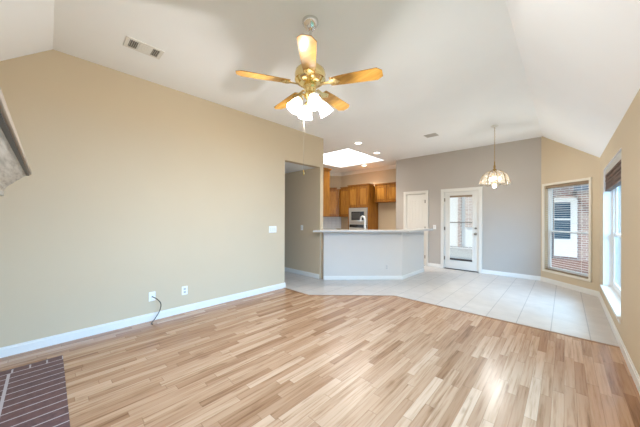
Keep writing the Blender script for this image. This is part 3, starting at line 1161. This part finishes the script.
# sink base behind the bar, with the faucet
MS = T(-3.82, -3.82 - BK, 0) @ RZ(PI / 4)   # local x along the bar face, +y into the kitchen
c6 = thing('sink_cabinet', 'oak sink base cabinet behind the bar half wall', 'cabinet', tuple(MS @ Vector((0.9, 0.4, 0))))
build('cabinet_body', MB().box(0.25, 0.125, 0.0, 1.40, 0.70, 0.87, MS), M['oak'], c6)
wk = MB()
wk.box(0.22, 0.125, 0.871, 1.43, 0.29, 0.91, MS)
wk.box(0.22, 0.66, 0.871, 1.43, 0.74, 0.91, MS)
wk.box(0.22, 0.29, 0.871, 0.50, 0.66, 0.91, MS)
wk.box(1.25, 0.29, 0.871, 1.43, 0.66, 0.91, MS)
build('worktop', wk, M['counter'], c6)
build('sink_basin', MB().box(0.50, 0.29, 0.871, 1.25, 0.66, 0.876, MS), M['steel'], c6)
fc = thing('faucet', 'white gooseneck kitchen faucet rising behind the bar counter', 'faucet', tuple(MS @ Vector((1.005, 0.215, 0.912))))
fb = Vector((1.005, 0.215, 0))
pts = [MS @ Vector((fb.x, fb.y, 0.93))]
for k in range(0, 13):
    a = PI * k / 12 * 1.05
    pts.append(MS @ Vector((fb.x - 0.03 + 0.03 * math.cos(a) * 1.0, fb.y + 0.10 - 0.10 * math.cos(a), 1.27 + 0.10 * math.sin(a))))
build('spout', MB().tube(pts, 0.02, 10), M['plate'], fc, smooth=True)
build('faucet_base', MB().lathe([(0.03, 0.912), (0.03, 0.925), (0.021, 0.935), (0.019, 0.96)], MS @ T(fb.x, fb.y, 0), 16), M['plate'], fc, smooth=True)
build('lever', MB().tube([MS @ Vector((fb.x + 0.01, fb.y, 0.99)), MS @ Vector((fb.x + 0.07, fb.y, 1.03))], 0.009), M['plate'], fc, smooth=True)

# ------------------------------------------------------------------ ceiling fan
FAN = (-1.645, 1.60)
fan = thing('ceiling_fan', 'five blade oak and brass ceiling fan with four lit glass shades', 'ceiling fan', (*FAN, CZ))
FZ = 2.515
Mf = T(*FAN, 0)
build('canopy', MB().lathe([(0.072, CZ), (0.072, CZ - 0.02), (0.066, CZ - 0.032), (0.05, CZ - 0.06), (0.028, CZ - 0.082), (0.016, CZ - 0.09)], Mf, 28), M['chrome'], fan, smooth=True)
build('downrod', MB().lathe([(0.013, CZ - 0.09), (0.013, FZ + 0.20)], Mf, 14), M['chrome'], fan, smooth=True)
build('motor_housing', MB().lathe([(0.02, FZ + 0.215), (0.03, FZ + 0.20), (0.05, FZ + 0.175), (0.095, FZ + 0.155), (0.128, FZ + 0.125), (0.137, FZ + 0.09), (0.132, FZ + 0.06), (0.137, FZ + 0.055), (0.137, FZ + 0.043), (0.118, FZ + 0.022), (0.09, FZ + 0.008), (0.06, FZ - 0.002)], Mf, 36), M['brass'], fan, smooth=True)
build('switch_housing', MB().lathe([(0.06, FZ - 0.002), (0.062, FZ - 0.02), (0.05, FZ - 0.035), (0.05, FZ - 0.075), (0.058, FZ - 0.085), (0.058, FZ - 0.10), (0.04, FZ - 0.12), (0.018, FZ - 0.14), (0.01, FZ - 0.16)], Mf, 28), M['brass'], fan, smooth=True)
th0 = math.atan2(-FAN[1], -FAN[0]) - math.radians(2.4)
for k in range(5):
    th = th0 + k * 2 * PI / 5
    Rm = T(FAN[0], FAN[1], FZ) @ RZ(th) @ Matrix.Rotation(math.radians(-11), 4, 'X')
    out = [(0.185, -0.048), (0.30, -0.058), (0.585, -0.069), (0.626, -0.034), (0.630, 0.034), (0.585, 0.069), (0.30, 0.058), (0.185, 0.048)]
    bo = build('blade', MB().prism(out, 0.0, 0.006, Rm), None, fan, bevel=0.0015)
    bo.data.materials.append(M['blade'])
    # grain follows each blade
    bi = MB()
    bi.prism([(0.10, -0.016), (0.17, -0.013), (0.20, -0.036), (0.235, -0.04), (0.255, -0.018), (0.275, 0), (0.255, 0.018), (0.235, 0.04), (0.20, 0.036), (0.17, 0.013), (0.10, 0.016)], -0.007, -0.001, Rm)
    for sx_, sy_ in ((0.215, -0.022), (0.215, 0.022), (0.255, 0)):
        bi.lathe([(0.007, -0.010), (0.007, -0.006)], Rm @ T(sx_, sy_, 0), 10)
    build('blade_bracket', bi, M['brass'], fan)
to_cam = math.atan2(-FAN[1], -FAN[0])
for k in range(4):
    th = to_cam + PI / 4 * 0.35 + k * PI / 2
    tilt = math.radians(33)
    Ms = T(FAN[0], FAN[1], FZ - 0.10) @ RZ(th)
    arm = build('lamp_arm', MB().tube([Ms @ Vector(v) for v in ((0.045, 0, 0.005), (0.065, 0, 0.012), (0.08, 0, -0.005), (0.087, 0, -0.025))], 0.008), M['brass'], fan, smooth=True)
    Mq = Ms @ T(0.086, 0, -0.022) @ Matrix.Rotation(PI - tilt, 4, 'Y')
    build('shade_fitter', MB().lathe([(0.012, -0.01), (0.026, 0.0), (0.028, 0.022)], Mq, 18), M['brass'], fan, smooth=True)
    prof = [(0.026, 0.012), (0.034, 0.03), (0.043, 0.055), (0.047, 0.08), (0.050, 0.105), (0.062, 0.135)]
    sh = MB()
    seg = 28
    rings = []
    for (r, z) in prof:
        ring = []
        for i in range(seg):
            a = 2 * PI * i / seg
            rr = r * (1 + (0.05 * math.cos(7 * a) if z > 0.12 else 0.015 * math.cos(14 * a)))
            ring.append(sh.bm.verts.new(Mq @ Vector((rr * math.cos(a), rr * math.sin(a), z))))
        rings.append(ring)
    for a, b in zip(rings, rings[1:]):
        for i in range(seg):
            sh.bm.faces.new((a[i], a[(i + 1) % seg], b[(i + 1) % seg], b[i]))
    so = build('lamp_shade', sh, M['shade'], fan, smooth=True)
    build('bulb', MB().lathe([(0.012, 0.02), (0.014, 0.05), (0.026, 0.075), (0.026, 0.09), (0.012, 0.108), (0.002, 0.112)], Mq, 14), M['bulb'], so, smooth=True)
    c = Mq @ Vector((0, 0, 0.147))
    point('fan_lamp_light', c, 25, WARM, 0.02)
# pull chain with a small finial
ch = MB().tube([(FAN[0] - 0.035, FAN[1] - 0.02, FZ - 0.09), (FAN[0] - 0.05, FAN[1] - 0.028, FZ - 0.12), (FAN[0] - 0.05, FAN[1] - 0.028, 1.76)], 0.0009, 6)
cho = build('pull_chain', ch, M['nickel'], fan)
build('chain_finial', MB().lathe([(0.002, 1.765), (0.006, 1.755), (0.008, 1.735), (0.005, 1.72), (0.002, 1.715)], T(FAN[0] - 0.05, FAN[1] - 0.028, 0), 10), M['oldbrass'], cho, smooth=True)

# ------------------------------------------------------------------ pendant over the nook
PX, PY = -0.965, 5.80
pen = thing('pendant_lamp', 'brass pendant lamp with a flared ribbed glass shade over the tile floor', 'pendant lamp', (PX, PY, CZ))
Mp = T(PX, PY, 0)
build('canopy', MB().lathe([(0.062, CZ), (0.062, CZ - 0.012), (0.04, CZ - 0.022), (0.012, CZ - 0.03)], Mp, 20), M['ventwhite'], pen, smooth=True)
cn = MB()
z = CZ - 0.03
i = 0
while z > 2.40:
    L = 0.034
    ringpts = [Vector((0.007 * math.sin(a), 0, -L / 2 + L / 2 * math.cos(a))) for a in [2 * PI * k / 10 for k in range(11)]]
    R = T(PX, PY, z) @ RZ((i % 2) * PI / 2)
    cn.tube([R @ v for v in ringpts], 0.0022, 5)
    z -= L - 0.006
    i += 1
build('chain', cn, M['oldbrass'], pen)
build('stem', MB().lathe([(0.004, 2.41), (0.011, 2.39), (0.008, 2.36), (0.015, 2.33), (0.02, 2.30), (0.012, 2.275), (0.03, 2.26), (0.042, 2.235), (0.036, 2.215)], Mp, 18), M['oldbrass'], pen, smooth=True)
NP = 10


def petal_rz(t):
    # profile of the flared dome: t 0 at the crown, 1 at the rim
    r = 0.035 + 0.205 * math.sin(t * PI / 2) ** 0.9
    z = 2.235 - 0.255 * (1 - math.cos(t * PI / 2 * 0.97))
    return r, z


for k in range(NP):
    a0, a1 = 2 * PI * k / NP + 0.03, 2 * PI * (k + 1) / NP - 0.03
    pm = MB()
    nu, nv = 6, 9
    g = {}
    for v in range(nv + 1):
        t = v / nv
        r, z = petal_rz(t)
        for u in range(nu + 1):
            s_ = u / nu
            a = a0 + (a1 - a0) * s_
            bul = 1 + 0.055 * t * math.sin(PI * s_)
            dz = -0.03 * t ** 4 * math.sin(PI * s_)
            g[u, v] = pm.bm.verts.new(Vector((PX + r * bul * math.cos(a), PY + r * bul * math.sin(a), z + dz)))
    for v in range(nv):
        for u in range(nu):
            pm.bm.faces.new((g[u, v], g[u + 1, v], g[u + 1, v + 1], g[u, v + 1]))
    build('glass_panel', pm, M['petal'], pen, smooth=True, solid=0.003)
    rp = []
    a = 2 * PI * k / NP
    for v in range(10):
        r, z = petal_rz(v / 9)
        rp.append((PX + r * math.cos(a), PY + r * math.sin(a), z))
    build('rib', MB().tube(rp, 0.0032, 6), M['oldbrass'], pen, smooth=True)
for k in range(3):
    a = 2 * PI * k / 3 + 0.5
    c = Vector((PX + 0.085 * math.cos(a), PY + 0.085 * math.sin(a), 0))
    so = build('socket_arm', MB().tube([(PX, PY, 2.22), (PX + 0.05 * math.cos(a), PY + 0.05 * math.sin(a), 2.19), (c.x, c.y, 2.15), (c.x, c.y, 2.12)], 0.007, 8), M['oldbrass'], pen, smooth=True)
    build('bulb', MB().lathe([(0.012, 2.12), (0.02, 2.10), (0.026, 2.08), (0.02, 2.055), (0.004, 2.045)], T(c.x, c.y, 0), 14), M['bulb'], so, smooth=True)
build('centre_rod', MB().lathe([(0.006, 2.22), (0.006, 2.02), (0.022, 2.01), (0.022, 1.99)], Mp, 12), M['oldbrass'], pen, smooth=True)
build('bottom_bulb', MB().lathe([(0.018, 1.99), (0.034, 1.97), (0.036, 1.95), (0.025, 1.925), (0.004, 1.917)], Mp, 16), M['bulb'], pen, smooth=True)
point('pendant_light', (PX, PY, 1.86), 20, WARM, 0.05)

# ------------------------------------------------------------------ recessed lights
for (x, y), lb in (((-3.50, 4.98), 'round recessed ceiling light nearest the hall opening, before the glowing recess'),
                   ((-3.67, 6.07), 'round recessed ceiling light right beside the glowing kitchen recess'),
                   ((-4.86, 7.25), 'round recessed ceiling light farthest back, between the glowing recess and the oven cabinet')):
    r = thing('recessed_light', lb, 'ceiling light', (x, y, CZ), 'recessed kitchen lights')
    build('trim_ring', MB().lathe([(0.098, CZ), (0.095, CZ - 0.008), (0.078, CZ - 0.010), (0.074, CZ - 0.003)], T(x, y, 0), 28, cap=False), M['ventwhite'], r, smooth=True)
    build('lens', MB().lathe([(0.078, CZ - 0.004), (0.05, CZ - 0.007), (0.01, CZ - 0.008)], T(x, y, 0), 28), M['canlens'], r, smooth=True)
    sl_ = bpy.data.lights.new('downlight', 'SPOT')
    sl_.energy = 75
    sl_.spot_size = math.radians(120)
    sl_.spot_blend = 0.6
    sl_.color = (1.0, 0.92, 0.80)
    sl_.shadow_soft_size = 0.07
    so = bpy.data.objects.new('downlight', sl_)
    C.objects.link(so)
    so.location = (x, y, CZ - 0.03)

# ------------------------------------------------------------------ ceiling vents
VX, VY = -0.07, 0.02
v1 = thing('ceiling_vent', 'white rectangular ceiling vent with dark louvred ends above the left wall', 'vent', (-3.16, 0.68, CZ))
vx0, vx1, vy0, vy1 = -3.185 + VX, -2.995 + VX, 0.50 + VY, 0.82 + VY
fr = MB()
fr.box(vx0, vy0, CZ - 0.008, vx1, vy0 + 0.03, CZ)
fr.box(vx0, vy1 - 0.03, CZ - 0.008, vx1, vy1, CZ)
fr.box(vx0, vy0 + 0.03, CZ - 0.008, vx0 + 0.025, vy1 - 0.03, CZ)
fr.box(vx1 - 0.025, vy0 + 0.03, CZ - 0.008, vx1, vy1 - 0.03, CZ)
fr.box(vx0 + 0.025, 0.60 + VY, CZ - 0.008, vx1 - 0.025, 0.612 + VY, CZ)
fr.box(vx0 + 0.025, 0.715 + VY, CZ - 0.008, vx1 - 0.025, 0.727 + VY, CZ)
build('vent_frame', fr, M['ventwhite'], v1)
build('duct_back', MB().box(vx0 + 0.025, vy0 + 0.03, CZ - 0.002, vx1 - 0.025, vy1 - 0.03, CZ - 0.0005), M['ventdark'], v1)
lv = MB()
for i in range(9):
    x = vx0 + 0.032 + i * 0.0155
    lv.box(x, 0.613 + VY, CZ - 0.010, x + 0.013, 0.714 + VY, CZ - 0.008)
build('centre_louvres', lv, M['ventwhite'], v1)
for y0 in (0.532 + VY, 0.729 + VY):
    lv = MB()
    for i in range(4):
        y = y0 + 0.004 + i * 0.0165
        lv.box(vx0 + 0.026, y, CZ - 0.010, vx1 - 0.026, y + 0.005, CZ - 0.003)
    build('end_louvres', lv, M['ventgrey'], v1)
v2 = thing('ceiling_vent', 'small grey ceiling vent between the fan and the pendant lamp', 'vent', (-2.05, 5.56, CZ))
build('vent_frame', MB().box(-2.17, 5.46, CZ - 0.010, -1.93, 5.66, CZ), M['ventgrey'], v2)
lv = MB()
for i in range(8):
    y = 5.485 + i * 0.02
    lv.box(-2.15, y, CZ - 0.014, -1.95, y + 0.010, CZ - 0.010)
build('louvres', lv, M['ventgrey'], v2)

# ------------------------------------------------------------------ mantel and hearth
hz = MB().box(-3.505, YF + 0.002, 0.0, -1.3, 0.10, 0.007)
tag(build('brick_hearth', hz, M['hearth'], root=(0, 0, 0)), 'dark red brick hearth set flush in the wood floor', 'hearth')
mt = thing('mantel_shelf', 'whitewashed wooden mantel shelf jutting in at the left edge', 'mantel', (-2.5, -0.3, 1.45))
mx0, mx1 = -3.37, -0.95
myf = -0.10


def mant(mb, ext, y1, z0, z1):
    mb.box(mx0 + ext, y1, z0, mx1 - ext, YF + 0.002, z1)
    return mb


build('shelf_board', mant(MB(), 0.0, myf, 1.700, 1.734), M['mantelboard'], mt, bevel=0.006)
# frieze, sloping cove under the board
cv = MB()
prof = [(-0.03, 1.69), (-0.045, 1.675), (-0.13, 1.575), (-0.14, 1.55), (YF + 0.002 - myf, 1.55), (YF + 0.002 - myf, 1.69)]
fa = [cv.bm.verts.new((mx0 + max(0.03, min(-dy, 0.14)), myf + dy, z)) for dy, z in prof]
fb_ = [cv.bm.verts.new((mx1 - max(0.03, min(-dy, 0.14)), myf + dy, z)) for dy, z in prof]
n = len(prof)
for i in range(n):
    cv.bm.faces.new((fa[i], fa[(i + 1) % n], fb_[(i + 1) % n], fb_[i]))
cv.bm.faces.new(fa)
cv.bm.faces.new(fb_[::-1])
build('cove_moulding', cv, M['limewood'], mt)
build('lower_moulding', mant(MB(), 0.15, -0.24, 1.50, 1.548), M['limewood'], mt, bevel=0.006)
build('frieze_board', mant(MB(), 0.20, -0.30, 1.32, 1.498), M['limewood'], mt)
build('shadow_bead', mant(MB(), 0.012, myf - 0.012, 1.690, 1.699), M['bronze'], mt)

# ------------------------------------------------------------------ wall plates and cable
def plate(name, label, Mx, x, z, wd, ht, kind, cat, mat='plate'):
    r = thing(name, label, cat, Mx @ Vector((x, 0, z)))
    build('cover_plate', MB().box(x - wd / 2, -0.007, z - ht / 2, x + wd / 2, -0.0005, z + ht / 2, Mx), M[mat], r, bevel=0.002)
    if kind == 'outlet':
        for dz in (-0.022, 0.022):
            build('socket', MB().box(x - 0.016, -0.0085, z + dz - 0.014, x + 0.016, -0.007, z + dz + 0.014, Mx), M['ventgrey'], r)
    elif kind == 'coax':
        build('jack', MB().lathe([(0.007, 0), (0.007, 0.012)], Mx @ T(x, -0.007, z) @ Matrix.Rotation(PI / 2, 4, 'X'), 10), M['nickel'], r)
    else:
        for i in range(kind):
            cx = x + (i - (kind - 1) / 2) * 0.046
            build('toggle', MB().box(cx - 0.014, -0.010, z - 0.032, cx + 0.014, -0.007, z + 0.032, Mx), M['ventwhite'], r, bevel=0.001)
    return r


def yl(y):
    return y - YF


plate('cable_plate', 'white wall plate on the left wall with a black cable coming out', ML, yl(0.93), 0.31, 0.075, 0.118, 'coax', 'wall plate')
plate('wall_outlet', 'white electrical outlet low on the left wall, right of the cable plate', ML, yl(1.325), 0.307, 0.075, 0.118, 'outlet', 'outlet')
plate('light_switch', 'white triple light switch on the left wall near the hall opening', ML, yl(2.83), 1.12, 0.165, 0.118, 3, 'light switch')
plate('light_switch', 'small white light switch on the wall inside the hall', frame_on((0, YH1), 0), -4.46, 1.10, 0.075, 0.118, 1, 'light switch')
plate('light_switch', 'white light switch between the pantry door and the glazed door', MW, -2.58, 1.09, 0.075, 0.118, 1, 'light switch')
plate('wall_outlet', 'white electrical outlet low on the angled bar front', T(-3.82, -3.82 - BK, 0) @ RZ(PI / 4), 1.44, 0.27, 0.075, 0.118, 'outlet', 'outlet', 'barpaint')
cb_ = [(XL + 0.020, 0.93, 0.31), (XL + 0.05, 0.935, 0.308), (XL + 0.085, 0.965, 0.285), (XL + 0.10, 1.0, 0.235), (XL + 0.10, 1.005, 0.185), (XL + 0.10, 0.985, 0.12), (XL + 0.105, 0.94, 0.05), (XL + 0.115, 0.905, 0.015), (XL + 0.14, 0.89, 0.006), (XL + 0.17, 0.90, 0.006)]
sm = []
for i in range(len(cb_) - 1):
    p0, p1, p2, p3 = [Vector(cb_[max(0, min(len(cb_) - 1, i + d))]) for d in (-1, 0, 1, 2)]
    for k in range(5):
        t = k / 5
        sm.append(0.5 * ((2 * p1) + (-p0 + p2) * t + (2 * p0 - 5 * p1 + 4 * p2 - p3) * t * t + (-p0 + 3 * p1 - 3 * p2 + p3) * t ** 3))
sm.append(Vector(cb_[-1]))
tag(build('coaxial_cable', MB().tube(sm, 0.0055, 8), M['cable'], smooth=True), 'black cable hanging from the wall plate onto the wood floor', 'cable')
